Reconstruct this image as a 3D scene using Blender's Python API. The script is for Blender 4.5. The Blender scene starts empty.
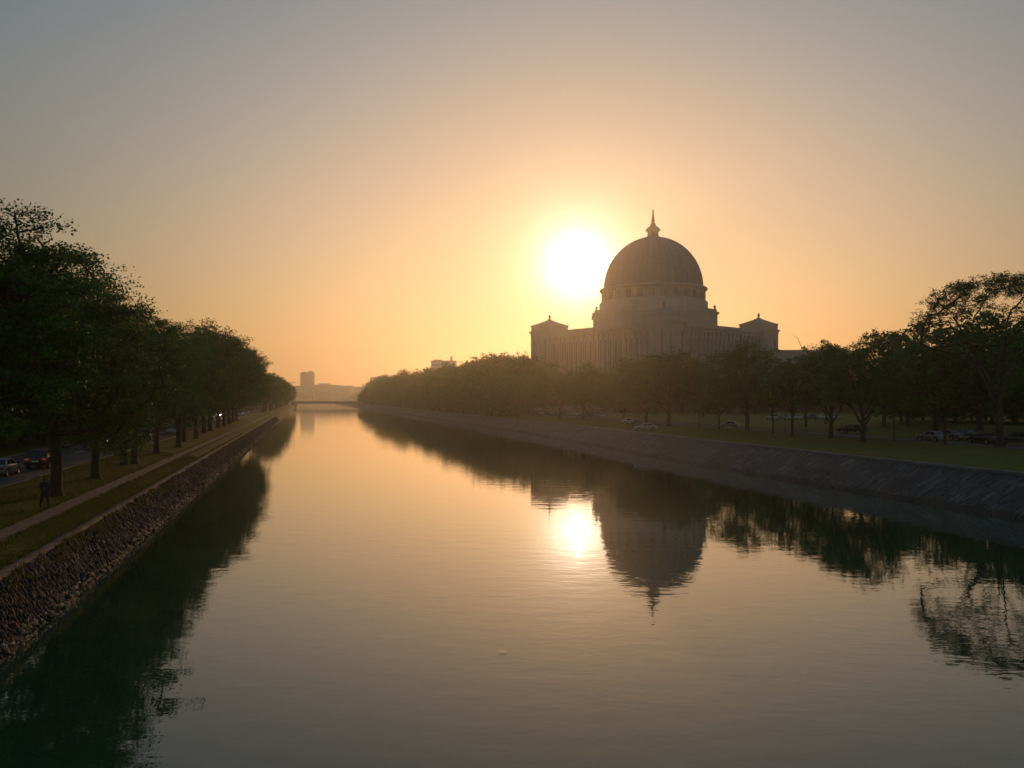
import bpy, bmesh, math, random
import numpy as np
from mathutils import Vector, Matrix

R = math.radians
scene = bpy.context.scene
COL = scene.collection
K = -0.259                 # the canal runs off at this slope (X per metre of Y)
HEAD = math.atan(-K)       # rotation about z that lines a thing's +Y up with the canal
SUN_EL, SUN_AZ = R(9.5), R(4.7)     # azimuth measured from +Y towards +X
SUN_DIR = Vector((math.sin(SUN_AZ)*math.cos(SUN_EL), math.cos(SUN_AZ)*math.cos(SUN_EL), math.sin(SUN_EL)))
EYE, FPX, HORIZON = 9.0, 800.0, 399.0

def P(u, Y, z=0.0):
    """canal coordinates: u metres across (right positive), Y metres away"""
    return Vector((u + K*Y, Y, z))

def smooth(a, b, x):
    t = min(1.0, max(0.0, (x-a)/(b-a)))
    return t*t*(3-2*t)

def water_r(Y): return 53.5 + 5.0*smooth(90, 230, Y) + 1.5*smooth(300, 700, Y)
def top_r(Y):   return 58.0 + 5.0*smooth(70, 230, Y) + 3.0*smooth(300, 700, Y)

# ------------------------------------------------------------------ objects
def tag(o, label=None, cat=None, group=None, kind=None):
    if label: o['label'] = label
    if cat: o['category'] = cat
    if group: o['group'] = group
    if kind: o['kind'] = kind
    return o

def link(o, parent=None):
    COL.objects.link(o)
    if parent is not None: o.parent = parent
    return o

def thing(name, label, cat, loc=(0, 0, 0), rz=0.0, group=None, scale=None):
    o = bpy.data.objects.new(name, None)
    o.empty_display_size = 0.5
    o.location = loc; o.rotation_euler = (0, 0, rz)
    if scale is not None: o.scale = scale if hasattr(scale, '__len__') else (scale,)*3
    tag(o, label, cat, group)
    return link(o)

def np_mesh(name, V, F, smooth_shade=False, attr=None, mats=None):
    V = np.ascontiguousarray(V, dtype=np.float32); F = np.ascontiguousarray(F, dtype=np.int32)
    me = bpy.data.meshes.new(name)
    n, k = F.shape
    me.vertices.add(len(V)); me.vertices.foreach_set('co', V.ravel())
    me.loops.add(n*k); me.loops.foreach_set('vertex_index', F.ravel())
    me.polygons.add(n)
    me.polygons.foreach_set('loop_start', np.arange(0, n*k, k, dtype=np.int32))
    if smooth_shade: me.polygons.foreach_set('use_smooth', np.ones(n, dtype=bool))
    if attr is not None:
        a = me.attributes.new('tint', 'FLOAT', 'FACE'); a.data.foreach_set('value', np.asarray(attr, dtype=np.float32))
    for m in (mats or []): me.materials.append(m)
    me.update(calc_edges=True); me.validate()
    return me

class MB:
    """collects shapes, then links them as one mesh object"""
    def __init__(s): s.v = []; s.f = []; s.sm = []
    def add(s, vs, fs, sm=False):
        b = len(s.v); s.v += [tuple(v) for v in vs]
        for f in fs: s.f.append(tuple(b+i for i in f)); s.sm.append(sm)
        return s
    def box(s, x0, x1, y0, y1, z0, z1, tx=0.0, ty=0.0):
        vs = [(x0, y0, z0), (x1, y0, z0), (x1, y1, z0), (x0, y1, z0),
              (x0+tx, y0+ty, z1), (x1-tx, y0+ty, z1), (x1-tx, y1-ty, z1), (x0+tx, y1-ty, z1)]
        return s.add(vs, [(3, 2, 1, 0), (4, 5, 6, 7), (0, 1, 5, 4), (1, 2, 6, 5), (2, 3, 7, 6), (3, 0, 4, 7)])
    def lathe(s, prof, n=32, sm=True, cx=0, cy=0, phase=0.0):
        vs = []; fs = []
        for (r, z) in prof:
            for i in range(n):
                a = phase+2*math.pi*i/n; vs.append((cx+r*math.cos(a), cy+r*math.sin(a), z))
        for j in range(len(prof)-1):
            for i in range(n):
                i2 = (i+1) % n
                fs.append((j*n+i, j*n+i2, (j+1)*n+i2, (j+1)*n+i))
        s.add(vs, fs, sm)
        s.add(vs[:n], [tuple(range(n-1, -1, -1))]); s.add(vs[-n:], [tuple(range(n))])
        return s
    def tube(s, pts, rs, n=6, sm=True):
        pts = [Vector(p) for p in pts]; vs = []; fs = []
        for i, p in enumerate(pts):
            t = (pts[min(i+1, len(pts)-1)]-pts[max(i-1, 0)])
            if t.length < 1e-6: t = Vector((0, 0, 1))
            t.normalize()
            a = t.cross(Vector((0.13, 0.97, 0.21)) if abs(t.y) < 0.9 else Vector((1, 0, 0))); a.normalize(); b = t.cross(a)
            for k in range(n):
                th = 2*math.pi*k/n
                vs.append(p + (a*math.cos(th)+b*math.sin(th))*rs[i])
        m = len(pts)
        for j in range(m-1):
            for k in range(n):
                k2 = (k+1) % n
                fs.append((j*n+k, j*n+k2, (j+1)*n+k2, (j+1)*n+k))
        s.add(vs, fs, sm)
        s.add(vs[:n], [tuple(range(n-1, -1, -1))]); s.add(vs[-n:], [tuple(range(n))])
        return s
    def prism(s, prof, y0, y1, inset=0.0):
        """outline in x,z extruded along y"""
        n = len(prof)
        vs = [(x, y0, z) for x, z in prof]+[(x, y1, z) for x, z in prof]
        fs = [tuple(range(n-1, -1, -1)), tuple(range(n, 2*n))]
        fs = [tuple(range(n)), tuple(range(2*n-1, n-1, -1))]
        for i in range(n):
            j = (i+1) % n; fs.append((j, i, n+i, n+j))
        return s.add(vs, fs)
    def mesh(s, name, m):
        me = bpy.data.meshes.new(name); me.from_pydata(s.v, [], s.f)
        me.polygons.foreach_set('use_smooth', s.sm)
        if m is not None: me.materials.append(m)
        me.update(); return me
    def build(s, name, m, parent=None, loc=None):
        o = bpy.data.objects.new(name, s.mesh(name, m))
        if loc is not None: o.location = loc
        return link(o, parent)

def recalc(o):
    bm = bmesh.new(); bm.from_mesh(o.data); bmesh.ops.recalc_face_normals(bm, faces=bm.faces); bm.to_mesh(o.data); bm.free(); return o

def bevel(o, w, seg=2):
    bm = bmesh.new(); bm.from_mesh(o.data)
    bmesh.ops.remove_doubles(bm, verts=bm.verts, dist=1e-5)
    bmesh.ops.recalc_face_normals(bm, faces=bm.faces)
    ed = [e for e in bm.edges if len(e.link_faces) == 2 and e.calc_face_angle() > R(25)]
    bmesh.ops.bevel(bm, geom=ed, offset=w, segments=seg, affect='EDGES', clamp_overlap=True)
    for f in bm.faces: f.smooth = True
    bm.to_mesh(o.data); bm.free(); return o

def copy_tree(o, parent=None, **props):
    c = o.copy(); COL.objects.link(c)
    if parent is not None: c.parent = parent
    for ch in list(o.children): copy_tree(ch, c)
    return c

# ------------------------------------------------------------------ materials
def new_mat(name):
    m = bpy.data.materials.new(name); m.use_nodes = True
    nt = m.node_tree; b = nt.nodes['Principled BSDF']
    return m, nt, b

def ramp(nt, fac, stops):
    r = nt.nodes.new('ShaderNodeValToRGB')
    els = r.color_ramp.elements
    while len(els) < len(stops): els.new(0.5)
    for e, (p, c) in zip(els, stops): e.position = p; e.color = (*c, 1)
    nt.links.new(fac, r.inputs[0]); return r.outputs[0]

def noise(nt, scale, detail=6, rough=0.6, coord='Object', vec=None):
    n = nt.nodes.new('ShaderNodeTexNoise'); n.inputs['Scale'].default_value = scale
    n.inputs['Detail'].default_value = detail; n.inputs['Roughness'].default_value = rough
    if vec is None:
        tc = nt.nodes.new('ShaderNodeTexCoord'); vec = tc.outputs[coord]
    nt.links.new(vec, n.inputs['Vector'])
    return n.outputs['Fac']

def bump(nt, b, h, strength, dist):
    n = nt.nodes.new('ShaderNodeBump'); n.inputs['Strength'].default_value = strength; n.inputs['Distance'].default_value = dist
    nt.links.new(h, n.inputs['Height']); nt.links.new(n.outputs[0], b.inputs['Normal']); return n

def mixcol(nt, fac, a, c, blend='MIX'):
    m = nt.nodes.new('ShaderNodeMix'); m.data_type = 'RGBA'; m.blend_type = blend
    if isinstance(fac, float): m.inputs[0].default_value = fac
    else: nt.links.new(fac, m.inputs[0])
    for i, x in ((6, a), (7, c)):
        if isinstance(x, tuple): m.inputs[i].default_value = (*x, 1)
        else: nt.links.new(x, m.inputs[i])
    return m.outputs[2]

def plain(name, col, rough=0.6, metal=0.0, var=0.15, sc=3.0, bmp=0.0, bd=0.02, detail=6, spec=None):
    m, nt, b = new_mat(name)
    lo = tuple(c*(1-var) for c in col); hi = tuple(min(1, c*(1+var)) for c in col)
    f = noise(nt, sc, detail)
    nt.links.new(ramp(nt, f, [(0.3, lo), (0.7, hi)]), b.inputs['Base Color'])
    b.inputs['Roughness'].default_value = rough; b.inputs['Metallic'].default_value = metal
    if spec is not None: b.inputs['Specular IOR Level'].default_value = spec
    if bmp: bump(nt, b, f, bmp, bd)
    return m

def emit(name, col, st):
    m, nt, b = new_mat(name)
    b.inputs['Base Color'].default_value = (*[c*0.6 for c in col], 1)
    b.inputs['Emission Color'].default_value = (*col, 1); b.inputs['Emission Strength'].default_value = st
    return m

def leaf_mat(name, dark, light, trans=0.35):
    m, nt, b = new_mat(name)
    at = nt.nodes.new('ShaderNodeAttribute'); at.attribute_name = 'tint'
    oi = nt.nodes.new('ShaderNodeObjectInfo')
    c = ramp(nt, at.outputs['Fac'], [(0.0, dark), (1.0, light)])
    hsv = nt.nodes.new('ShaderNodeHueSaturation')
    mr = nt.nodes.new('ShaderNodeMapRange'); mr.inputs['To Min'].default_value = 0.48; mr.inputs['To Max'].default_value = 0.51
    nt.links.new(oi.outputs['Random'], mr.inputs['Value']); nt.links.new(mr.outputs[0], hsv.inputs['Hue'])
    nt.links.new(c, hsv.inputs['Color'])
    b.inputs['Roughness'].default_value = 0.55
    b.inputs['Specular IOR Level'].default_value = 0.25
    nt.links.new(hsv.outputs[0], b.inputs['Base Color'])
    t = nt.nodes.new('ShaderNodeBsdfTranslucent'); nt.links.new(hsv.outputs[0], t.inputs['Color'])
    mx = nt.nodes.new('ShaderNodeMixShader'); mx.inputs[0].default_value = trans
    out = nt.nodes['Material Output']
    nt.links.new(b.outputs[0], mx.inputs[1]); nt.links.new(t.outputs[0], mx.inputs[2]); nt.links.new(mx.outputs[0], out.inputs['Surface'])
    return m

MAT = {}
MAT['leaf'] = leaf_mat('leaf_deep_green', (0.022, 0.090, 0.011), (0.070, 0.20, 0.028))
MAT['leaf_mid'] = leaf_mat('leaf_mid_green', (0.022, 0.105, 0.012), (0.068, 0.23, 0.028))
MAT['leaf_olive'] = leaf_mat('leaf_olive', (0.080, 0.095, 0.014), (0.20, 0.195, 0.030))
MAT['bark'] = plain('bark', (0.060, 0.046, 0.034), 0.9, var=0.4, sc=6, bmp=0.6, bd=0.05)
MAT['stone'] = plain('pale_limestone', (0.44, 0.40, 0.36), 0.8, var=0.12, sc=0.25, bmp=0.15, bd=0.05)
MAT['stone_trim'] = plain('limestone_trim', (0.50, 0.46, 0.42), 0.8, var=0.08, sc=0.4)
MAT['dome'] = plain('dome_lead_sheet', (0.21, 0.215, 0.235), 0.75, var=0.14, sc=0.3)
MAT['dome_rib'] = plain('dome_seam_lead', (0.17, 0.172, 0.185), 0.7, var=0.1)
MAT['glass'] = plain('dark_glass', (0.215, 0.195, 0.18), 0.55, var=0.2, sc=0.5)
MAT['iron'] = plain('dark_iron', (0.03, 0.03, 0.03), 0.5, var=0.2)
MAT['asphalt'] = plain('asphalt', (0.055, 0.055, 0.058), 0.85, var=0.25, sc=1.2, bmp=0.2, bd=0.01)
MAT['concrete'] = plain('concrete_coping', (0.21, 0.15, 0.10), 0.85, var=0.3, sc=1.7, bmp=0.3, bd=0.02)
MAT['kerb'] = plain('kerb_concrete', (0.15, 0.145, 0.13), 0.85, var=0.2, sc=2.5)
MAT['paint'] = plain('road_paint', (0.7, 0.7, 0.68), 0.7, var=0.1)
MAT['path'] = plain('gravel_path', (0.165, 0.125, 0.088), 0.9, var=0.22, sc=1.6, bmp=0.4, bd=0.02)
MAT['rock'] = plain('blue_grey_unlit_tone_rock', (0.010, 0.0145, 0.018), 0.75, var=0.7, sc=2.3, bmp=0.3, bd=0.03)  # blue-grey stone, colour darkened to paint out sunlight on the upper slope
MAT['rock_tan_sunlit'] = plain('tan_sunlit_tone_rock', (0.40, 0.27, 0.165), 0.65, var=0.45, sc=2.1, bmp=0.3, bd=0.03)  # tan stone, colour raised to paint in the low sun's warm rim
MAT['rock_bed'] = plain('revetment_bed', (0.022, 0.024, 0.026), 0.9, var=0.4, sc=4, bmp=0.8, bd=0.08)
MAT['city'] = plain('city_concrete', (0.30, 0.28, 0.26), 0.8, var=0.1, sc=0.05)
MAT['city_white'] = plain('city_white_render', (0.60, 0.57, 0.53), 0.8, var=0.06, sc=0.05)
MAT['skin'] = plain('skin', (0.22, 0.13, 0.09), 0.6, var=0.05)
MAT['cloth'] = plain('dark_cloth', (0.028, 0.028, 0.033), 0.9, var=0.3, sc=12)
MAT['cloth2'] = plain('grey_cloth', (0.07, 0.075, 0.08), 0.9, var=0.3, sc=12)
MAT['hair'] = plain('black_hair', (0.012, 0.011, 0.010), 0.6, var=0.2)
MAT['wood'] = plain('wood_pole', (0.09, 0.055, 0.03), 0.7, var=0.3, sc=8)
MAT['tyre'] = plain('tyre_rubber', (0.02, 0.02, 0.02), 0.8, var=0.2)
MAT['rim'] = plain('alloy_rim', (0.45, 0.45, 0.46), 0.35, metal=0.8, var=0.1)
MAT['car_glass'] = plain('car_glass', (0.02, 0.022, 0.025), 0.06, var=0.1)
MAT['lamp_clear'] = plain('headlight_lens', (0.6, 0.6, 0.58), 0.1, var=0.05)
MAT['lamp_red'] = plain('tail_lens', (0.45, 0.02, 0.015), 0.15, var=0.05)
MAT['lamp_on'] = emit('headlight_lit', (1.0, 0.86, 0.66), 90.0)
MAT['lamp_low'] = emit('headlight_dim_lit', (1.0, 0.62, 0.38), 1.6)
MAT['tail_on'] = emit('tail_light_lit', (1.0, 0.16, 0.05), 0.13)

def paint(name, col):
    m, nt, b = new_mat(name)
    f = noise(nt, 4.0, 4)
    nt.links.new(ramp(nt, f, [(0.3, tuple(c*0.9 for c in col)), (0.7, col)]), b.inputs['Base Color'])
    b.inputs['Roughness'].default_value = 0.32; b.inputs['Coat Weight'].default_value = 0.6; b.inputs['Coat Roughness'].default_value = 0.08
    return m
PAINT = {k: paint('car_paint_'+k, c) for k, c in dict(white=(0.62, 0.62, 0.60), silver=(0.34, 0.35, 0.36), black=(0.018, 0.018, 0.02),
         blue=(0.03, 0.05, 0.10), grey=(0.10, 0.105, 0.11), maroon=(0.09, 0.022, 0.02)).items()}

def jointed(name, col, every):
    m, nt, b = new_mat(name)
    f = noise(nt, 1.7, 7); g2 = noise(nt, 0.35, 4)
    c = ramp(nt, f, [(0.3, tuple(x*.68 for x in col)), (0.7, tuple(x*1.3 for x in col))])
    c = mixcol(nt, 0.5, c, ramp(nt, g2, [(0.35, tuple(x*.45 for x in col)), (0.65, tuple(x*1.35 for x in col))]))
    tc = nt.nodes.new('ShaderNodeTexCoord'); d = nt.nodes.new('ShaderNodeVectorMath'); d.operation = 'DOT_PRODUCT'; d.inputs[1].default_value = (math.sin(-HEAD)/every, math.cos(HEAD)/every, 0)
    nt.links.new(tc.outputs['Object'], d.inputs[0])
    fr_ = nt.nodes.new('ShaderNodeMath'); fr_.operation = 'FRACT'; nt.links.new(d.outputs['Value'], fr_.inputs[0])
    j = ramp(nt, fr_.outputs[0], [(0.0, (.25, .25, .25)), (0.02, (.25, .25, .25)), (0.03, (1, 1, 1))])
    nt.links.new(mixcol(nt, 1.0, c, j, 'MULTIPLY'), b.inputs['Base Color']); b.inputs['Roughness'].default_value = .85
    bump(nt, b, f, .35, .02); return m
def grass_mat():
    m, nt, b = new_mat('mown_grass')
    big = noise(nt, 0.09, 5); fine = noise(nt, 2.2, 8, 0.75); mid = noise(nt, 0.5, 6)
    c1 = ramp(nt, fine, [(0.3, (0.078, 0.098, 0.013)), (0.7, (0.165, 0.175, 0.031))])
    c2 = ramp(nt, fine, [(0.3, (0.13, 0.10, 0.026)), (0.7, (0.24, 0.185, 0.06))])
    ad = nt.nodes.new('ShaderNodeMath'); ad.operation = 'ADD'; nt.links.new(big, ad.inputs[0]); nt.links.new(mid, ad.inputs[1])
    f = ramp(nt, ad.outputs[0], [(0.0, (0, 0, 0)), (0.98, (0.05, 0.05, 0.05)), (1.0, (0.9, 0.9, 0.9))])
    mr = nt.nodes.new('ShaderNodeMapRange'); mr.inputs['From Min'].default_value = 0.95; mr.inputs['From Max'].default_value = 1.25
    nt.links.new(ad.outputs[0], mr.inputs['Value'])
    nt.links.new(mixcol(nt, mr.outputs[0], c1, c2), b.inputs['Base Color'])
    b.inputs['Roughness'].default_value = 0.95; b.inputs['Specular IOR Level'].default_value = 0.1
    bump(nt, b, fine, 0.7, 0.06)
    return m
MAT['grass'] = grass_mat()
MAT['concrete'] = jointed('concrete_coping_slabs', (0.20, 0.14, 0.092), 1.8)
MAT['coping_grey'] = jointed('grey_coping_slabs', (0.15, 0.145, 0.13), 2.4)

def water_mat():
    m, nt, b = new_mat('canal_water')
    b.inputs['Base Color'].default_value = (0.016, 0.058, 0.026, 1)
    b.inputs['Roughness'].default_value = 0.014
    b.inputs['IOR'].default_value = 1.45; b.inputs['Coat Weight'].default_value = 0.5; b.inputs['Coat IOR'].default_value = 1.5; b.inputs['Coat Roughness'].default_value = 0.014
    tc = nt.nodes.new('ShaderNodeTexCoord')
    mp = nt.nodes.new('ShaderNodeMapping'); mp.inputs['Rotation'].default_value = (0, 0, R(12)); mp.inputs['Scale'].default_value = (0.55, 1.0, 1.0)
    nt.links.new(tc.outputs['Object'], mp.inputs['Vector'])
    n1 = noise(nt, 0.9, 3, 0.5, vec=mp.outputs[0]); n2 = noise(nt, 3.2, 2, 0.5, vec=mp.outputs[0])
    n3 = noise(nt, 0.035, 2, 0.5)
    s = nt.nodes.new('ShaderNodeMath'); s.operation = 'MULTIPLY_ADD'; s.inputs[1].default_value = 0.28
    nt.links.new(n2, s.inputs[0]); nt.links.new(n1, s.inputs[2])
    k = nt.nodes.new('ShaderNodeMapRange'); k.inputs['From Min'].default_value = 0.35; k.inputs['From Max'].default_value = 0.65
    k.inputs['To Min'].default_value = 0.55; k.inputs['To Max'].default_value = 1.2
    nt.links.new(n3, k.inputs['Value'])
    mu = nt.nodes.new('ShaderNodeMath'); mu.operation = 'MULTIPLY'
    nt.links.new(s.outputs[0], mu.inputs[0]); nt.links.new(k.outputs[0], mu.inputs[1])
    bn = bump(nt, b, mu.outputs[0], 1.0, 0.0085); nt.links.new(bn.outputs[0], b.inputs['Coat Normal'])
    return m
MAT['water'] = water_mat()

def revet_mat():
    """hand-pitched stone: small slanted slabs with dark joints"""
    m, nt, b = new_mat('pitched_stone_slope')
    tc = nt.nodes.new('ShaderNodeTexCoord')
    mp = nt.nodes.new('ShaderNodeMapping'); mp.inputs['Rotation'].default_value = (0, 0, R(38)); mp.inputs['Scale'].default_value = (0.9, 3.0, 1.0)
    nt.links.new(tc.outputs['Object'], mp.inputs['Vector'])
    v = nt.nodes.new('ShaderNodeTexVoronoi'); v.inputs['Scale'].default_value = 0.75; v.feature = 'F1'
    nt.links.new(mp.outputs[0], v.inputs['Vector'])
    e = nt.nodes.new('ShaderNodeTexVoronoi'); e.inputs['Scale'].default_value = 0.75; e.feature = 'DISTANCE_TO_EDGE'
    nt.links.new(mp.outputs[0], e.inputs['Vector'])
    sep = nt.nodes.new('ShaderNodeSeparateColor'); nt.links.new(v.outputs['Color'], sep.inputs[0])
    c = ramp(nt, sep.outputs[0], [(0.0, (0.010, 0.020, 0.025)), (0.6, (0.028, 0.050, 0.060)), (1.0, (0.085, 0.115, 0.125))])
    f = noise(nt, 2.5, 6)
    c = mixcol(nt, 0.35, c, ramp(nt, f, [(0.3, (0.008, 0.016, 0.020)), (0.7, (0.036, 0.054, 0.062))]))
    j = ramp(nt, e.outputs['Distance'], [(0.0, (0.25, 0.25, 0.25)), (0.10, (1, 1, 1))])
    geo = nt.nodes.new('ShaderNodeNewGeometry'); sp = nt.nodes.new('ShaderNodeSeparateXYZ'); nt.links.new(geo.outputs['Position'], sp.inputs[0])
    wv = nt.nodes.new('ShaderNodeMath'); wv.operation = 'MULTIPLY_ADD'; wv.inputs[1].default_value = -0.35
    nt.links.new(noise(nt, 0.6, 5), wv.inputs[0]); nt.links.new(sp.outputs['Z'], wv.inputs[2])
    tide = ramp(nt, wv.outputs[0], [(0.10, (.16, .20, .16)), (0.26, (1, 1, 1))])     # wet, algae-dark band left by the water
    st = ramp(nt, noise(nt, 0.16, 6, 0.7), [(0.35, (.55, .6, .58)), (0.62, (1.35, 1.35, 1.3))])
    c = mixcol(nt, 1.0, mixcol(nt, 1.0, c, j, 'MULTIPLY'), st, 'MULTIPLY')
    nt.links.new(mixcol(nt, 1.0, c, tide, 'MULTIPLY'), b.inputs['Base Color'])
    b.inputs['Roughness'].default_value = 0.7
    s = nt.nodes.new('ShaderNodeMath'); s.operation = 'MULTIPLY_ADD'; s.inputs[1].default_value = 0.6
    nt.links.new(sep.outputs[1], s.inputs[0]); nt.links.new(j, s.inputs[2])
    bump(nt, b, s.outputs[0], 1.0, 0.16)
    return m
MAT['revet'] = revet_mat()

# ------------------------------------------------------------------ camera, sky, sun
cam = bpy.data.cameras.new('camera'); co = bpy.data.objects.new('camera', cam); COL.objects.link(co)
cam.sensor_width = 36; cam.lens = 36*FPX/1024; cam.shift_y = (HORIZON-384)/1024
cam.clip_start = 0.2; cam.clip_end = 12000
co.location = (0, 0, EYE); co.rotation_euler = (R(90), 0, 0)
scene.camera = co

w = bpy.data.worlds.new('World'); scene.world = w; w.use_nodes = True
nt = w.node_tree; bg = nt.nodes['Background']; bg.inputs['Strength'].default_value = 0.1
sky = nt.nodes.new('ShaderNodeTexSky'); sky.sky_type = 'NISHITA'; sky.sun_disc = False
sky.sun_elevation = SUN_EL; sky.sun_rotation = SUN_AZ
sky.air_density = 2.0; sky.dust_density = 1.2; sky.ozone_density = 2.0; sky.altitude = 20
def wmath(op, a, b=None, c=None):
    n = nt.nodes.new('ShaderNodeMath'); n.operation = op
    for i, x in enumerate((a, b, c)):
        if x is None: continue
        if isinstance(x, (int, float)): n.inputs[i].default_value = x
        else: nt.links.new(x, n.inputs[i])
    return n.outputs[0]
tc = nt.nodes.new('ShaderNodeTexCoord')
dt = nt.nodes.new('ShaderNodeVectorMath'); dt.operation = 'DOT_PRODUCT'; dt.inputs[1].default_value = SUN_DIR
nrm = nt.nodes.new('ShaderNodeVectorMath'); nrm.operation = 'NORMALIZE'
nt.links.new(tc.outputs['Generated'], nrm.inputs[0]); nt.links.new(nrm.outputs[0], dt.inputs[0])
ang = wmath('ARCCOSINE', wmath('MINIMUM', dt.outputs['Value'], 0.9999999))
def glow(col, amp, sigma, power, weight=None):
    e = wmath('MULTIPLY', wmath('EXPONENT', wmath('MULTIPLY', wmath('POWER', wmath('DIVIDE', ang, sigma), power), -1.0)), amp)
    if weight is not None: e = wmath('MULTIPLY', e, weight)
    m = nt.nodes.new('ShaderNodeVectorMath'); m.operation = 'SCALE'; m.inputs[0].default_value = col
    nt.links.new(e, m.inputs['Scale']); return m.outputs[0]
sxyz = nt.nodes.new('ShaderNodeSeparateXYZ'); nt.links.new(nrm.outputs[0], sxyz.inputs[0])
elev = wmath('MAXIMUM', sxyz.outputs['Z'], 0.0)
low = wmath('EXPONENT', wmath('MULTIPLY', wmath('POWER', wmath('DIVIDE', elev, 0.36), 2.0), -1.0))    # dust hugs the horizon
def vadd(a, b):
    m = nt.nodes.new('ShaderNodeVectorMath'); m.operation = 'ADD'; nt.links.new(a, m.inputs[0]); nt.links.new(b, m.inputs[1]); return m.outputs[0]
tint = nt.nodes.new('ShaderNodeVectorMath'); tint.operation = 'MULTIPLY'; tint.inputs[1].default_value = (0.60, 0.69, 0.85)
nt.links.new(sky.outputs[0], tint.inputs[0])
tlow = nt.nodes.new('ShaderNodeMix'); tlow.data_type = 'VECTOR'; tlow.inputs[4].default_value = (0.60, 0.69, 0.85); tlow.inputs[5].default_value = (0.42, 0.42, 0.54)
nt.links.new(low, tlow.inputs[0]); nt.links.new(tlow.outputs[1], tint.inputs[1])
dmp = wmath('SUBTRACT', 1.0, wmath('MULTIPLY', wmath('EXPONENT', wmath('MULTIPLY', wmath('POWER', wmath('DIVIDE', ang, R(14)), 2.0), -1.0)), 0.62))
dsc = nt.nodes.new('ShaderNodeVectorMath'); dsc.operation = 'SCALE'
nt.links.new(tint.outputs[0], dsc.inputs[0]); nt.links.new(dmp, dsc.inputs['Scale'])
tot = dsc.outputs[0]
tot = vadd(tot, glow((1.0, 0.46, 0.20), 5.7, R(31), 2.3, low))
tot = vadd(tot, glow((0.45, 0.66, 0.95), 0.72, R(24), 2.0))
murk = wmath('SUBTRACT', 1.0, wmath('MULTIPLY', wmath('EXPONENT', wmath('MULTIPLY', wmath('POWER', wmath('DIVIDE', elev, 0.10), 2.0), -1.0)), 0.75))
tot = vadd(tot, glow((1.0, 0.82, 0.54), 14.0, R(3.0), 1.05, murk))
tot = vadd(tot, glow((1.0, 0.93, 0.82), 22.0, R(1.7), 1.6))
nt.links.new(tot, bg.inputs['Color'])
w.cycles.sampling_method = 'MANUAL'; w.cycles.sample_map_resolution = 2048

sl = bpy.data.lights.new('sun', 'SUN'); sl.energy = 1.0; sl.angle = R(0.53); sl.color = (1.0, 0.48, 0.20)
so = bpy.data.objects.new('sun', sl); COL.objects.link(so)
so.rotation_euler = (-SUN_DIR).to_track_quat('-Z', 'Y').to_euler()
so.location = (40, 300, 300)

vs = scene.view_settings
vs.view_transform = 'Standard'; vs.look = 'None'; vs.gamma = 1.0; vs.exposure = 0.0; vs.use_curve_mapping = False
cy = scene.cycles
cy.use_denoising = True
cy.max_bounces = 8; cy.diffuse_bounces = 3; cy.glossy_bounces = 3; cy.transmission_bounces = 3; cy.volume_bounces = 1; cy.transparent_max_bounces = 8
cy.sample_clamp_indirect = 6.0
cy.use_adaptive_sampling = False
cy.blur_glossy = 0.2

# ------------------------------------------------------------------ air
HAZE = True
if HAZE:
    hz = MB().box(-3050, 3050, -150, 2950, -3.0, 123.5).build('haze', None)
    tag(hz, kind='stuff')
    hm = bpy.data.materials.new('haze_air'); hm.use_nodes = True
    hn = hm.node_tree; hn.nodes.clear()
    pv = hn.nodes.new('ShaderNodeVolumePrincipled'); ho = hn.nodes.new('ShaderNodeOutputMaterial')
    pv.inputs['Color'].default_value = (0.87, 0.90, 0.82, 1); pv.inputs['Density'].default_value = 0.00028
    pv.inputs['Anisotropy'].default_value = 0.80
    hn.links.new(pv.outputs[0], ho.inputs['Volume'])
    hz.data.materials.append(hm)
    hm.cycles.homogeneous_volume = True

# ------------------------------------------------------------------ ground, water, banks, roads
rng = np.random.default_rng(7)
def y_samples():
    ys = [-140.0]; 
    while ys[-1] < 2850:
        Y = ys[-1]
        ys.append(Y + (20 if Y < 0 else 2.0 if Y < 120 else 5.0 if Y < 300 else 25 if Y < 1000 else 150))
    ys[-1] = 2850.0
    return ys
YS = y_samples()
def ground_cols(Y):
    wr, tr = water_r(Y), top_r(Y)
    c = [(-2150, 6), (-900, 4), (-300, 3), (-120, 2.8), (-60, 2.75), (-40, 2.75), (-32.3, 2.76), (-32.1, 2.60), (-21.5, 2.60), (-21.3, 2.76),
         (-20, 2.78), (-18.5, 2.76), (-16.7, 2.72), (-15.12, 2.50), (-13.98, 2.38), (-13.2, 2.22), (-12.42, 2.02), (-12.38, 1.5), (-11.85, 1.25), (-11.2, 0.35), (-10.4, -0.8), (-8, -1.8),
         (0, -2.0), (25, -2.0), (wr-6, -1.6), (wr-0.6, -0.8), (wr+0.4*(tr-wr), 0.5), (tr-0.1, 2.3), (tr+0.05, 2.5), (tr+0.55, 2.5), (tr+0.62, 2.98), (tr+3, 3.0), (tr+8, 3.02), (76, 3.0), (85.8, 3.0), (85.95, 2.88),
         (92.05, 2.88), (92.2, 3.0), (100, 3.0), (130, 3.0), (200, 3.0), (400, 3.5), (1200, 5), (3900, 6)]
    return c
rows = []
for Y in YS:
    row = []
    for (u, z) in ground_cols(Y):
        n = 0.0
        if z > 2.2 and z not in (2.5, 2.38, 2.6, 2.88) and -21 < u < 130: n = 0.05*math.sin(u*1.7+Y*0.23)*math.sin(Y*0.41+u*0.3)
        p = P(u, Y, z+n)
        p.x = max(-3000, min(3000, p.x)); row.append(p)
    rows.append(row)
nc = len(rows[0]); V = [p for r in rows for p in r]
F = [(j*nc+i, j*nc+i+1, (j+1)*nc+i+1, (j+1)*nc+i) for j in range(len(rows)-1) for i in range(nc-1)]
g = bpy.data.objects.new('ground', np_mesh('ground', np.array(V), np.array(F), True, mats=[MAT['grass']])); link(g); tag(g, kind='structure')

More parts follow.
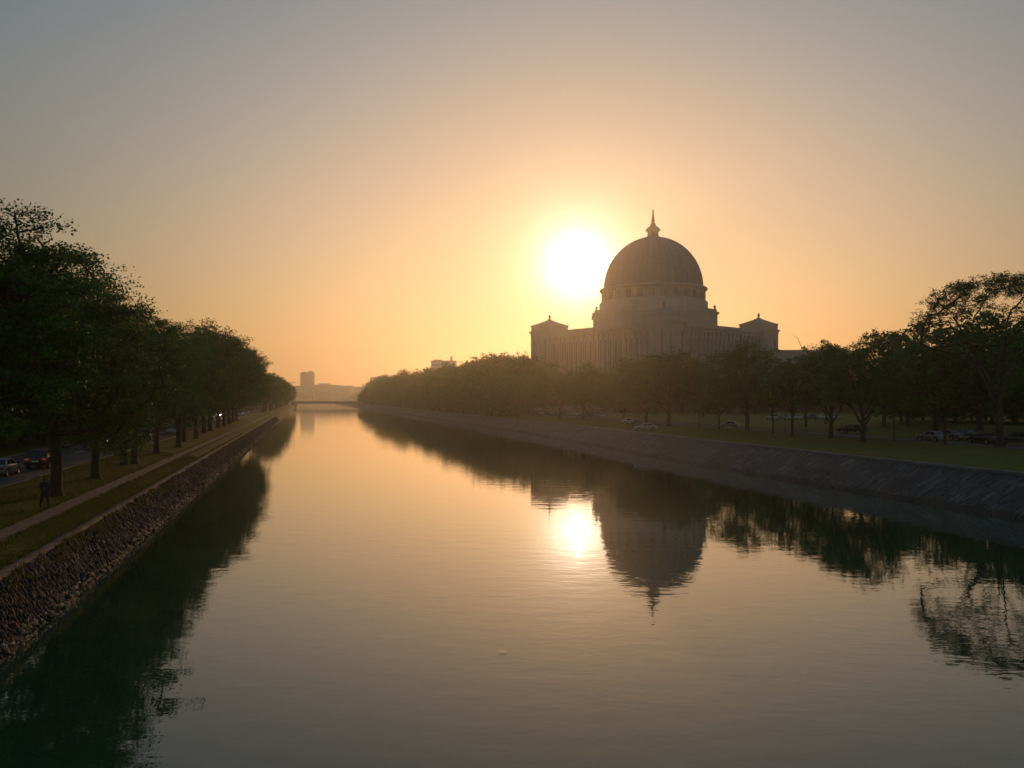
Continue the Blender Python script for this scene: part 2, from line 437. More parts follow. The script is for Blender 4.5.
def strip(name, mat, cols, kind='structure', ymin=-140, ymax=2850, step=None, jitter=0.0, parent=None, seed=1):
    """a sheet along the canal; cols(Y) gives (u, z) pairs"""
    rr = random.Random(seed)
    ys = [y for y in YS if ymin <= y <= ymax] if step is None else [ymin+step*i for i in range(int((ymax-ymin)/step)+1)]
    V = []; n = None
    for Y in ys:
        c = cols(Y); n = len(c)
        for (u, z) in c: V.append(P(u+rr.uniform(-jitter, jitter), Y, z+rr.uniform(-jitter, jitter)))
    F = [(j*n+i, j*n+i+1, (j+1)*n+i+1, (j+1)*n+i) for j in range(len(ys)-1) for i in range(n-1)]
    o = bpy.data.objects.new(name, np_mesh(name, np.array(V), np.array(F), False, mats=[mat])); link(o, parent)
    return tag(o, kind=kind) if kind else o

strip('water', MAT['water'], lambda Y: [(-11.4, 0.0), (0, 0.0), (25, 0.0), (water_r(Y)+1.5, 0.0)])
strip('left_road', MAT['asphalt'], lambda Y: [(-32.1, 2.68), (-26.7, 2.72), (-21.5, 2.68)], ymax=1400)
strip('footpath', MAT['path'], lambda Y: [(-15.11-0.08*math.sin(Y*0.9)-.05*math.sin(Y*2.3), 2.53), (-14.5, 2.50), (-13.99+0.08*math.sin(Y*0.7+1)+.05*math.sin(Y*1.9), 2.41)], ymin=-20, ymax=700, step=0.5, jitter=0.012)
strip('right_road', MAT['asphalt'], lambda Y: [(86.0, 2.97), (89, 3.0), (92, 2.97)], ymin=20, ymax=1200)
# kerbs
def kerb(name, u0, u1, z0, z1, ymax=900, mat='kerb'):
    o = strip(name, MAT[mat], lambda Y: [(u0, z0), (u0, z1), (u1, z1), (u1, z0)], ymin=-40, ymax=ymax); return o
kerb('road_kerb', -21.5, -21.32, 2.5, 2.81)
kerb('road_kerb', -32.28, -32.1, 2.5, 2.81)
kerb('road_kerb', 85.82, 86.0, 2.85, 3.10)
kerb('road_kerb', 92.0, 92.18, 2.85, 3.10)
# lane marks on the left road, one object per road
mk = []
mf = []
for i in range(80):
    Y0 = 30+i*9.0
    b = len(mk)
    mk += [P(-26.8, Y0, 2.724), P(-26.65, Y0, 2.724), P(-26.65, Y0+4, 2.724), P(-26.8, Y0+4, 2.724)]; mf.append((b, b+1, b+2, b+3))
o = bpy.data.objects.new('road_marking', np_mesh('road_marking', np.array(mk), np.array(mf), mats=[MAT['paint']])); link(o); tag(o, kind='structure')
# copings
def wob(Y, a): return a*math.sin(Y*0.37)+0.6*a*math.sin(Y*1.13+2)
cl = strip('left_coping', MAT['concrete'], lambda Y: [(-11.83+wob(Y, .012), 1.55), (-11.83+wob(Y, .012), 2.03), (-11.88, 2.08), (-12.40+wob(Y, .02), 2.09), (-12.40, 1.9)], ymin=-60, ymax=1000)
cr = strip('right_coping', MAT['coping_grey'], lambda Y: [(top_r(Y)-0.12, 2.62), (top_r(Y)-0.12, 2.98), (top_r(Y)-0.05, 3.04), (top_r(Y)+0.62, 3.06), (top_r(Y)+0.62, 2.7)], ymin=-60, ymax=1000)
# revetments
strip('left_revetment', MAT['rock_bed'], lambda Y: [(-11.80, 2.0), (-11.45, 1.50), (-11.1, 1.0), (-10.75, 0.5), (-10.4, 0.02), (-10.0, -0.5)], ymin=-60, ymax=1000, step=1.5, jitter=0.06)
def rrows(Y):
    wr, tr = water_r(Y)-0.3, top_r(Y)
    n = 10
    return [(wr+(tr-wr)*i/n+(0.25*math.sin(Y*0.8)*math.sin(Y*0.13+1) if i < 2 else 0), -0.2+(2.9+0.2)*(i/n)**0.9) for i in range(n+1)]
strip('right_revetment', MAT['revet'], rrows, ymin=-60, ymax=1000, step=1.2, jitter=0.045, seed=5)

# loose stone of the left bank
def stones(name, mat, n, ufun, zfun, smin, smax, y0, y1, seed, sub=1, flat=0.7, slab=False, clump=False):
    r = np.random.default_rng(seed)
    bm = bmesh.new(); bmesh.ops.create_icosphere(bm, subdivisions=sub, radius=1.0)
    bv = np.array([v.co[:] for v in bm.verts]); bf = np.array([[v.index for v in f.verts] for f in bm.faces]); bm.free()
    Vs = []; Fs = []
    t = r.random(n)
    Yv = y0*(y1/y0)**t            # more of them near
    for i in range(n):
        Y = Yv[i]; a = r.random()
        if clump and math.sin(Y*0.9)+math.sin(Y*0.37+1)+0.8*math.sin(Y*2.3+.5) < r.normal(-.3, .7): continue
        s = r.uniform(smin, smax)*(1+0.35*min(1.0, Y/120.0))
        v = bv*(1+r.uniform(-0.28, 0.28, (len(bv), 1)))
        v = v*(np.array([s*r.uniform(1.5, 2.6), s*r.uniform(.45, .8), s*r.uniform(.5, .9)]) if slab else np.array([s, s*r.uniform(.6, 1.0), s*r.uniform(flat*.6, flat)]))
        # random rotation
        q = r.normal(size=4); q /= np.linalg.norm(q)
        q[1:3] *= 0.45; q /= np.linalg.norm(q)
        if slab:
            h = 0.5*(math.atan2(2.0, 1.5)+r.normal(0, .16)); q = np.array([math.cos(h), r.normal(0, .10), math.sin(h), r.normal(0, .13)-0.10]); q /= np.linalg.norm(q)
        w_, x, y, z = q
        M = np.array([[1-2*(y*y+z*z), 2*(x*y-z*w_), 2*(x*z+y*w_)], [2*(x*y+z*w_), 1-2*(x*x+z*z), 2*(y*z-x*w_)], [2*(x*z-y*w_), 2*(y*z+x*w_), 1-2*(x*x+y*y)]])
        v = v@M.T
        u = ufun(a, r); p = P(u, Y, zfun(a, r))
        Fs.append(bf+len(Vs)*len(bv)); Vs.append(v+np.array(p))
    o = bpy.data.objects.new(name, np_mesh(name, np.concatenate(Vs), np.concatenate(Fs), mats=[mat])); link(o)
    return tag(o, kind='stuff')
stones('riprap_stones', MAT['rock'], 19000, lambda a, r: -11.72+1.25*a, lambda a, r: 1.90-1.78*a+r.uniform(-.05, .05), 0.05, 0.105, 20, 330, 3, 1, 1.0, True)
stones('waterline_rocks', MAT['rock_tan_sunlit'], 2600, lambda a, r: -10.66+0.42*a+r.normal(0, .10), lambda a, r: 0.40-0.46*a+r.uniform(-.05, .07), 0.035, 0.14, 20, 330, 4, 1, 0.7, False, True)

# grass blades on the near left lawn
def blades(name, n, seed):
    r = np.random.default_rng(seed)
    Y = 24*(95/24)**r.random(n); side = r.random(n)
    u = np.where(side < 0.36, r.uniform(-13.9, -12.45, n), r.uniform(-21.2, -15.2, n))
    zs = np.interp(u, [-21.3, -20, -18.5, -16.7, -15.12, -13.98, -13.2, -12.42], [2.76, 2.78, 2.76, 2.72, 2.50, 2.38, 2.22, 2.02])
    base = np.stack([u+K*Y, Y, zs-0.02], 1)
    a = r.uniform(0, 2*np.pi, n); wd = r.uniform(.012, .03, n)[:, None]; h = r.uniform(.05, .15, n)
    d = np.stack([np.cos(a), np.sin(a), 0*a], 1)
    lean = np.stack([r.normal(0, .05, n), r.normal(0, .05, n), h], 1)
    V = np.empty((n, 3, 3)); V[:, 0] = base-d*wd; V[:, 1] = base+d*wd; V[:, 2] = base+lean
    F = np.arange(n*3).reshape(n, 3)
    o = bpy.data.objects.new(name, np_mesh(name, V.reshape(-1, 3), F, attr=r.random(n), mats=[MAT['leaf_olive']])); link(o)
    return tag(o, kind='stuff')
blades('grass', 110000, 11)
def weeds(name, n, seed):
    r = np.random.default_rng(seed); V = []
    for i in range(n):
        Y = 24*(160/24)**r.random(); k = r.integers(0, 4)
        if k == 0: u, z, h0 = r.normal(-12.47, .05), 2.04, .22
        elif k == 1: u = r.uniform(-11.75, -11.3); z = 1.93-1.42*(u+11.72); h0 = .35
        elif k == 2: u, z, h0 = r.normal(-15.17, .05), 2.52, .16
        else: u, z, h0 = r.normal(-13.93, .05), 2.40, .16
        p = np.array(P(u, Y, z))
        for q in range(r.integers(7, 16)):
            b = p+r.normal(0, .06, 3)*np.array([1, 1, .1]); a = r.uniform(0, 6.28); d = np.array([math.cos(a), math.sin(a), 0])*r.uniform(.012, .03)
            V += [b-d, b+d, b+np.array([r.normal(0, .09), r.normal(0, .09), h0*r.uniform(.5, 1.2)])]
    V = np.array(V); o = bpy.data.objects.new(name, np_mesh(name, V, np.arange(len(V)).reshape(-1, 3), attr=r.random(len(V)//3), mats=[MAT['leaf_olive']])); link(o)
    return tag(o, kind='stuff')
weeds('weeds', 1500, 21)

# ------------------------------------------------------------------ trees
def unit(v): return v/(np.linalg.norm(v)+1e-9)

def gen_tree(name, seed, H, clear, rx, leafmat, n_cl=110, n_sp=7, n_leaf=26, leaf=0.22, pad=1.3, flat=0.45, trunk_r=0.36, limbs=7,
             shell=0.45, zmin=-0.55, lobes=0.28, rise=0.55, ry=None, twigs=True, cz=None, rz=None, lean=0.0, shape=None, pipe=0.5):
    """meshes (trunk with limbs, crown of leaves) of one tree standing at the origin"""
    r = np.random.default_rng(seed)
    ry = ry or rx
    rz = rz or (H-clear)/2*0.97
    cz = cz or H-rz-0.2
    C = np.array([lean, 0, cz]); Rad = np.array([rx, ry, rz])
    LV = [unit(r.normal(size=3)) for _ in range(9)]; LA = r.uniform(-lobes, lobes*1.1, 9)
    def rad(d): return 1.0+sum(a*max(0, float(d@v))**3 for a, v in zip(LA, LV))
    nodes = []; par = []; chains = []
    def addn(p, pa): nodes.append(np.array(p, float)); par.append(pa); return len(nodes)-1
    top = clear+(H-clear)*rise
    nt_ = 8; wob = r.normal(0, 0.10, (nt_+1, 2)); cur = -1; trunk = []
    for i in range(nt_+1):
        t = i/nt_
        cur = addn([lean*t*0.6+wob[i, 0]*t*1.6, wob[i, 1]*t*1.6, top*t], cur); trunk.append(cur)
    chains.append(list(trunk))
    for k in range(limbs):
        hh = clear*0.85+(top-clear*0.85)*(k/max(1, limbs))**1.1
        base = min(trunk, key=lambda i: abs(nodes[i][2]-hh))
        base = max(1, base)
        az = k*2.399963+r.uniform(-.4, .4)
        el = r.uniform(0.25, 0.7)+0.5*k/limbs
        d = unit(np.array([math.cos(az)*math.cos(el), math.sin(az)*math.cos(el), math.sin(el)*0.9]))
        end = C+d*Rad*rad(d)*0.66
        b = nodes[base]; n = 6; ch = [base]; cur = base
        for i in range(1, n+1):
            t = i/n
            p = b*(1-t)+end*t
            p[2] = b[2]+(end[2]-b[2])*(t**1.25 if shape != 'vase' else t**0.95)
            p += r.normal(0, 0.12, 3)*t*1.5
            cur = addn(p, cur); ch.append(cur)
        chains.append(ch)
    # clump centres
    pts = []; dmin = pad*0.75; tries = 0
    while len(pts) < n_cl and tries < n_cl*60:
        tries += 1
        d = unit(r.normal(size=3))
        if d[2] < zmin: continue
        f = shell+(1-shell)*r.random()**0.6
        if shape == 'vase' and d[2] < 0.35 and r.random() < 0.72: continue
        q = C+d*Rad*rad(d)*f
        if q[2] < clear*0.8: continue
        if any(np.sum((q-o)**2) < dmin*dmin for o in pts[-60:]): continue
        pts.append(q)
    pts.sort(key=lambda q: np.linalg.norm(q-nodes[trunk[4]]))
    ends = []
    for q in pts:
        A = np.array(nodes); D = A-q
        cost = np.linalg.norm(D, axis=1)+np.maximum(0, D[:, 2])*1.6+np.where(A[:, 2] < clear*0.8, 50, 0)
        i = int(np.argmin(cost)); b = nodes[i]; dist = np.linalg.norm(q-b)
        n = max(1, int(dist/1.1)); cur = i; ch = [i]
        for s in range(1, n+1):
            t = s/n; p = b*(1-t)+q*t
            p[2] -= 0.10*dist*math.sin(math.pi*t)*(0.6 if q[2] > b[2] else -0.8)
            if s < n: p += r.normal(0, 0.09, 3)
            cur = addn(p, cur); ch.append(cur)
        chains.append(ch); ends.append(cur)
    # pipe-model radii
    rr = np.zeros(len(nodes)); cnt = np.zeros(len(nodes))
    for i in ends: cnt[i] += 1
    for i in range(len(nodes)-1, 0, -1):
        if par[i] >= 0: cnt[par[i]] += max(cnt[i], 0.3)
    rr = 0.022+(trunk_r-0.022)*(cnt/max(cnt[0], 1))**pipe
    tb = MB()
    for ci, ch in enumerate(chains):
        rs = [rr[i] for i in ch]
        if ci: rs[0] = min(rs[0], rs[1]*1.15)
        pp = [nodes[i] for i in ch]
        if ci == 0:
            b0 = pp[0]
            pp = [b0+np.array([0, 0, -0.15]), b0+np.array([0, 0, 0.12]), b0+np.array([0, 0, 0.55])]+pp[1:]
            rs = [rs[0]*1.75, rs[0]*1.4, rs[0]*1.08]+rs[1:]
            # short rise between flare and first node keeps the bole round
        tb.tube([tuple(p) for p in pp], rs, 9 if ci == 0 else (6 if rs[1] > 0.08 else 4))
    LVv = []; tints = []
    for q in pts:
        ct = r.uniform(0.1, 0.85); k = r.uniform(0.75, 1.25)
        sp = q+r.normal(size=(n_sp, 3))*np.array([pad, pad, pad*flat])*0.62*k
        if twigs:
            for s in sp:
                if np.linalg.norm(s-q) > 0.3:
                    tb.tube([tuple(q), tuple(q*.4+s*.6+np.array([0, 0, .05])), tuple(s)], [0.016, 0.012, 0.006], 3)
        m = n_sp*n_leaf
        c = np.repeat(sp, n_leaf, 0)+r.normal(size=(m, 3))*np.array([1, 1, max(flat, .5)])*pad*0.24*k
        a = r.normal(size=(m, 3)); a[:, 2] *= 0.5; a /= np.linalg.norm(a, axis=1)[:, None]
        b = np.cross(a, r.normal(size=(m, 3))*np.array([.6, .6, 1.2])); b /= np.linalg.norm(b, axis=1)[:, None]+1e-9
        L = leaf*r.uniform(.6, 1.25, m)[:, None]; W = L*r.uniform(.3, .45, m)[:, None]
        LVv.append(np.stack([c-a*L*.5, c+b*W, c+a*L*.5, c-b*W], 1).reshape(-1, 3))
        tints.append(np.clip(ct+r.normal(0, .18, m), 0, 1))
    V = np.concatenate(LVv); F = np.arange(len(V)).reshape(-1, 4)
    crown = np_mesh('crown', V, F, attr=np.concatenate(tints), mats=[leafmat])
    return tb.mesh('trunk', MAT['bark']), crown

def plant(name, meshes, loc, label, group=None, rz=0.0, scale=1.0, leaf=None):
    t = thing(name, label, 'tree', loc, rz, group, scale)
    link(bpy.data.objects.new('trunk', meshes[0]), t)
    c = link(bpy.data.objects.new('crown', meshes[1]), t)
    if leaf is not None:
        c.material_slots[0].link = 'OBJECT'; c.material_slots[0].material = leaf
    return t

T = {}
T['tier'] = [gen_tree('tier', 100+i, 17.0, 2.9, 6.6, MAT['leaf'], n_cl=200, n_sp=9, n_leaf=40, leaf=0.18, pad=1.35, flat=0.30, trunk_r=0.40, limbs=11, shell=0.35, zmin=-0.9, lobes=0.28, rise=0.7) for i in range(4)]
T['round'] = [gen_tree('round', 200+i, 16.0, 2.3, 6.6, MAT['leaf_mid'], n_cl=190, n_sp=8, n_leaf=30, leaf=0.27, pad=1.4, flat=0.55, trunk_r=0.34, limbs=8, shell=0.35, zmin=-0.75, lobes=0.2, rise=0.55, twigs=False) for i in range(4)]
T['multi'] = [gen_tree('multi', 300+i, 14.5, 2.4, 6.2, MAT['leaf_mid'], n_cl=150, n_sp=8, n_leaf=26, leaf=0.26, pad=1.3, flat=0.5, trunk_r=0.36, limbs=9, shell=0.5, zmin=-0.5, lobes=0.3, rise=0.3, twigs=False) for i in range(2)]
T['slim'] = [gen_tree('slim', 400+i, 13.0, 4.0, 3.6, MAT['leaf_mid'], n_cl=60, n_sp=7, n_leaf=18, leaf=0.34, pad=1.1, flat=0.6, trunk_r=0.20, limbs=6, shell=0.3, lobes=0.3, twigs=False) for i in range(2)]
T['vase'] = [gen_tree('vase', 511, 21.5, 5.0, 11.0, MAT['leaf'], n_cl=225, n_sp=8, n_leaf=19, leaf=0.20, pad=1.05, flat=0.45, trunk_r=0.46, limbs=16, shell=0.86, zmin=-0.1, lobes=0.10, rise=0.42, rz=8.4, cz=12.9, shape='vase', pipe=0.66)]
T['far'] = [gen_tree('far', 600+i, 19.0, 2.2, 8.0, MAT['leaf_mid'], n_cl=110, n_sp=6, n_leaf=14, leaf=0.62, pad=1.9, flat=0.6, trunk_r=0.36, limbs=6, shell=0.35, zmin=-0.75, lobes=0.25, twigs=False) for i in range(5)]
T['bushy'] = [gen_tree('bushy', 800+i, 19.0, 0.7, 8.0, MAT['leaf_mid'], n_cl=130, n_sp=6, n_leaf=16, leaf=0.60, pad=1.9, flat=0.6, trunk_r=0.36, limbs=6, shell=0.4, zmin=-0.97, lobes=0.2, rise=0.5, twigs=False) for i in range(4)]
T['airy'] = [gen_tree('airy', 700+i, 20.0, 6.0, 6.5, MAT['leaf'], n_cl=75, n_sp=7, n_leaf=12, leaf=0.36, pad=1.2, flat=0.45, trunk_r=0.34, limbs=9, shell=0.55, zmin=-0.2, lobes=0.35, twigs=False) for i in range(2)]

def px(x, Y): return (x-512)/FPX*Y
rr = random.Random(5)
ORD = 'first second third fourth fifth sixth seventh eighth ninth tenth eleventh twelfth thirteenth fourteenth fifteenth'.split()
# left bank row, nearest first: (px of trunk, Y, height above the water, variant, yaw, label)
row = [(-24, 41.0, 20.4, 3, 0.4, 'dark tree cut by the left picture edge, its trunk out of frame'),
       (56, 52.5, 19.6, 2, 2.2, 'tall dark tree with tiered flat boughs right behind the person with the pole'),
       (95.6, 63.4, 17.4, 0, 1.1, 'tree with flared trunk base beside the path, next beyond the tall tiered tree'),
       (124, 75.7, 16.9, 3, 4.0, 'left hand one of two close trunks standing in front of the blue car'),
       (134.5, 77.5, 17.3, 1, 5.1, 'right hand one of two close trunks beside the blue car'),
       (156.6, 91.6, 18.2, 0, 0.3, 'single straight trunk between the black car and the gravel path'),
       (178.6, 105, 18.2, 2, 3.0, 'tree standing first in the tight cluster halfway down the left row'),
       (184, 117, 18.6, 3, 1.7, 'tree standing second in the tight cluster halfway down the left row'),
       (196, 127, 18.8, 1, 2.6, 'tree standing last in the tight cluster halfway down the left row')]
for i, (x, Y, zt, v, yaw, lab) in enumerate(row):
    s = (zt-2.7)/17.0
    plant('shade_tree', T['tier'][v], (px(x, Y), Y, 2.70), lab, 'trees in the row along the left path', yaw, (s*0.88, s*0.88, s), MAT['leaf_mid'] if i in (3, 5) else None)
for i, (x, Y) in enumerate([(204, 148), (210, 155), (218, 172), (224, 181), (229, 200), (233, 216), (236.5, 231)]):
    s = (rr.uniform(20.5, 24.0)-2.7)/16.5
    plant('shade_tree', T['round'][i % 4], (px(x, Y), Y, 2.7), 'tree in the dense rounded dark clump where the left row narrows', 'dense clump in the left row', rr.uniform(0, 6), (s*0.95, s*0.95, s), MAT['leaf'])
Y = 372.0
while Y < 900:
    s = rr.uniform(0.88, 1.05)
    plant('shade_tree', T['far'][rr.randrange(5)], P(-18.5+rr.uniform(-1.5, 1), Y, 2.7), 'hazy tree in the long line far down the left bank', 'hazy far trees on the left bank', rr.uniform(0, 6), s)
    Y += rr.uniform(15, 21)
# beyond the left road
Y = 78.0; 
while Y < 620:
    for uu in (-40, -54):
        s = rr.uniform(0.72, 0.95)
        plant('broadleaf_tree', T['bushy'][rr.randrange(4)], P(uu+rr.uniform(-3, 3), Y+rr.uniform(-4, 4), 2.75), 'dark tree in the shaded belt on the far side of the left road', 'tree belt beyond the left road', rr.uniform(0, 6), (s, s, s*0.92))
    Y += 9.0 if Y < 250 else 17.0

# right bank: (px, Y, top px y, radius m, variant set, index, label)
def rtree(x, Y, ytop, rad, kind, idx, label, yaw=0.0, group=None, leaf=None, zb=3.0):
    base = {'round': (16.0, 6.6), 'multi': (14.5, 6.2), 'slim': (13.0, 3.6), 'vase': (21.5, 11.0), 'far': (19.0, 8.0), 'bushy': (19.0, 8.0), 'airy': (20.0, 6.5)}[kind]
    zt = EYE+(HORIZON-ytop)/FPX*Y
    sz = (zt-zb)/base[0]; sx = rad/base[1]
    return plant('park_tree', T[kind][idx], (px(x, Y), Y, zb), label, group, yaw, (sx, sx, sz), leaf)
rtree(1000, 99, 276, 10.2, 'vase', 0, 'big vase shaped tree with bare forked limbs under a spreading crown', 0.7)
rtree(863, 112, 347, 5.6, 'multi', 0, 'low forking tree with thick short trunk, right one of a pair', 0.5)
rtree(831, 123, 347, 5.6, 'multi', 1, 'low tree with forked slanting stems, left one of a pair', 2.4)
rtree(747, 150, 346, 7.3, 'round', 0, 'round crowned tree with stout trunk under the right end of the domed building', 1.0)
rtree(669, 178, 349, 8.6, 'round', 1, 'broad dark tree with stout trunk in front of the domed building corner', 2.0)
rtree(646, 192, 353, 8.6, 'round', 2, 'broad tree behind the white car, left half of the big crown', 3.3)
rtree(624, 232, 372, 5.5, 'round', 3, 'lower tree at the left shoulder of the big double crown', 0.2)
rtree(703, 262, 362, 6.5, 'round', 3, 'paler tree in the gap between the two big crowns', 4.4)
rtree(584, 228, 367, 8.0, 'round', 0, 'hazy round tree below the left wing of the domed building', 4.0)
rtree(560, 240, 371, 7.5, 'round', 2, 'hazy tree next to the far left corner of the domed building', 5.0)
rtree(792.5, 128, 364, 3.9, 'slim', 0, 'slim straight tree left of the forked pair', 1.0)
rtree(773, 140, 380, 3.0, 'slim', 1, 'slim tree just right of the stout round crowned tree', 2.0)
rtree(719, 160, 390, 2.8, 'slim', 0, 'slim tree left of the stout round crowned tree', 4.0)
rtree(806, 175, 360, 4.6, 'round', 1, 'tree standing back in the lawn behind the slim straight tree', 3.0)
rtree(826, 192, 338, 4.6, 'airy', 1, 'thin topped tree poking above the right hand crowns', 1.2)
rtree(884, 168, 324, 7.0, 'airy', 0, 'tall airy tree with sky showing through, left of the big vase tree', 0.6)
rtree(908, 176, 326, 7.0, 'far', 1, 'tall dense tree just left of the big vase tree', 2.6)
rtree(980, 150, 315, 12.0, 'far', 0, 'large dark domed tree directly behind the big vase tree', 0.9)
rtree(935, 152, 330, 8.5, 'far', 3, 'dark tree behind the parked cars left of the vase tree trunk', 4.1)
rtree(1050, 150, 322, 9.5, 'far', 2, 'dark tree at the right picture edge behind the vase tree', 1.9)
rtree(1085, 104, 300, 8.0, 'round', 2, 'tree mostly beyond the right picture edge', 1.0)
# belt behind the lawn
for i in range(44):
    x = 600+i*12+rr.uniform(-6, 6); Y = rr.uniform(320, 420)
    if x > 890: Y = rr.uniform(185, 230)
    yt = rr.uniform(374, 386) if x < 890 else rr.uniform(350, 362)
    rtree(x, Y, yt, rr.uniform(7, 9.5)*(1.0 if Y < 300 else 1.2), 'bushy', rr.randrange(4), 'dim tree in the belt closing the lawn behind the parked cars', rr.uniform(0, 6), 'tree belt behind the right lawn')
# long receding mass on the right bank
def sil(x):
    return float(np.interp(x, [350, 362, 375, 392, 427, 463, 489, 533, 560], [397, 392, 384, 378, 376, 370, 362, 366, 373]))
Y = 262.0
while Y < 1060:
    for uu in (70, 86, 106):
        u = uu+rr.uniform(-4, 4); Yj = Y+rr.uniform(-8, 8)
        X = u+K*Yj; x = 512+FPX*X/Yj
        if x > 545 or x < 345: continue
        zt = EYE+(HORIZON-sil(x)-rr.uniform(-1.5, 1.0)+rr.choice((0, 2, 5, 9)))/FPX*Yj
        if uu == 70: zt = EYE+(HORIZON-sil(x)-rr.choice((-1, 2, 6, 10)))/FPX*Yj
        zt = min(zt, 32.0+rr.uniform(-3, 4))
        if zt < 13: continue
        s = (zt-3)/19.0; sx = min(s, 1.25)*rr.uniform(0.75, 1.0)
        kind = 'bushy' if uu > 70 or rr.random() < 0.45 else 'far'
        plant('bank_tree', T[kind][rr.randrange(4)], (X, Yj, 3.0), 'hazy tree in the long mass receding along the right bank', 'receding trees on the right bank', rr.uniform(0, 6), (sx, sx, s))
    Y += 15 if Y < 450 else 22
# trees closing the view at the canal's end
for i in range(16):
    x = 294+i*6+rr.uniform(-2, 2); Y = rr.uniform(2050, 2300)
    plant('bank_tree', T['far'][rr.randrange(5)], (px(x, Y), Y, 3.0), 'faint tree in the fogged line beyond the bridge', 'fogged trees beyond the bridge', rr.uniform(0, 6), rr.uniform(1.1, 1.5))

# ------------------------------------------------------------------ the domed building
CX, CY = (653-512)/FPX*464, 464.0
b = thing('domed_building', 'large pale stone building with a ribbed dome, lantern spire and corner pavilions', 'building', (CX, CY, 0), R(40.4))
GZ = 2.5
PC, PH = 42.4, 7.5           # pavilion centre and half side
WF = PC+PH-2.0               # wing face
# window of the wings: tall bay with mullions
def bay_window(wd, z0, z1, rows):
    m = MB(); m.box(-wd/2, wd/2, -0.10, 0.0, z0, z1)
    for i in range(1, rows): 
        z = z0+(z1-z0)*i/rows; m.box(-wd/2, wd/2, -0.22, -0.1, z-.25, z+.25)
    m.box(-.1, .1, -.2, -.1, z0, z1)
    return m.mesh('window', MAT['glass'])
win_mesh = bay_window(1.05, 12, 40.5, 4)
NB = 19
for k in range(4):
    wing = MB()
    L = PC-PH-0.02
    wing.box(-L, L, -WF, -WF+14, GZ, 44.0)
    wing.box(-L, L, -WF-0.45, -WF-0.002, GZ, 9.0)                 # plinth course
    wing.box(-L, L, -WF-0.9, -WF+13, 44.002, 45.6)               # entablature
    wing.box(-L, L, -WF-1.5, -WF+13, 45.603, 46.4)               # cornice
    wing.box(-L, L, -WF-0.2, -WF+1.0, 46.403, 47.9)              # parapet
    bw = 2*L/NB
    for i in range(NB+1):
        x = -L+bw*i
        wing.box(max(-L, x-.55), min(L, x+.55), -WF-0.85, -WF-0.003, 9.003, 43.2)
        wing.box(max(-L, x-.8), min(L, x+.8), -WF-1.05, -WF-0.003, 43.203, 43.99)
    wo = wing.build('wing', MAT['stone'], b); wo.rotation_euler = (0, 0, k*math.pi/2)
    if k in (0, 3):
        for i in range(NB):
            q = bpy.data.objects.new('window', win_mesh); q.location = (-L+bw*(i+.5), -WF-0.004, 0); link(q, wo)
    rf = MB().box(-L, L, -WF+13.02, -15.0, 43, 46.0).build('roof', MAT['stone_trim'], wo)
pw = bay_window(1.1, 14, 43.5, 5)
for k in range(4):
    pv_ = MB()
    pv_.box(-PH, PH, -PH, PH, GZ, 46.5)
    pv_.box(-PH-.35, PH+.35, -PH-.35, PH+.35, GZ-.1, 9.2)
    pv_.box(-PH-.5, PH+.5, -PH-.5, PH+.5, 46.503, 47.6)
    pv_.box(-PH-1.0, PH+1.0, -PH-1.0, PH+1.0, 47.603, 48.6)
    pv_.box(-PH-.1, PH+.1, -PH-.1, PH+.1, 48.603, 51.2)           # attic
    pv_.box(-PH-.45, PH+.45, -PH-.45, PH+.45, 51.203, 51.9)
    for s in (0, 1, 2, 3):
        c, sn = math.cos(s*math.pi/2), math.sin(s*math.pi/2)
        for xo in (-PH+.9, PH-.9):
            vs_ = []
            for z in (9.203, 46.49):
                for (dx, dy) in ((-.75, .003), (.75, .003), (.75, .6), (-.75, .6)):
                    X, Yy = xo+dx, -PH-dy; vs_.append((X*c-Yy*sn, X*sn+Yy*c, z))
            pv_.add(vs_, [(0, 1, 2, 3), (7, 6, 5, 4), (0, 4, 5, 1), (1, 5, 6, 2), (2, 6, 7, 3), (3, 7, 4, 0)])
    sx, sy = [(-1, -1), (1, -1), (1, 1), (-1, 1)][k]
    po = pv_.build('pavilion', MAT['stone'], b); po.location = (sx*PC, sy*PC, 0); recalc(po)
    h = PH+.45; rf = MB()
    prof = [(0, 51.903), (1, 51.903)]
    ring = []
    for (f, z) in ((1.0, 51.905), (0.66, 53.0), (0.32, 54.3), (0.07, 55.5)): ring.append([(-h*f, -h*f, z), (h*f, -h*f, z), (h*f, h*f, z), (-h*f, h*f, z)])
    vv = [p for q in ring for p in q]; ff = [(j*4+i, j*4+(i+1) % 4, j*4+4+(i+1) % 4, j*4+4+i) for j in range(3) for i in range(4)]+[(12, 13, 14, 15)]
    rf.add(vv, ff).build('roof', MAT['dome'], po)
    MB().lathe([(1.0, 55.1), (0.9, 55.6), (0.35, 56.0), (0.75, 56.8), (0.7, 57.4), (0.1, 58.4)], 10).build('finial', MAT['iron'], po)
    for s in range(4):
        if k == 2: break
        for xo in (-4.6, 4.6):
            q = bpy.data.objects.new('window', pw); c, sn = math.cos(s*math.pi/2), math.sin(s*math.pi/2)
            X, Yy = xo, -PH-0.004; q.location = (X*c-Yy*sn, X*sn+Yy*c, 0); q.rotation_euler = (0, 0, s*math.pi/2); link(q, po)
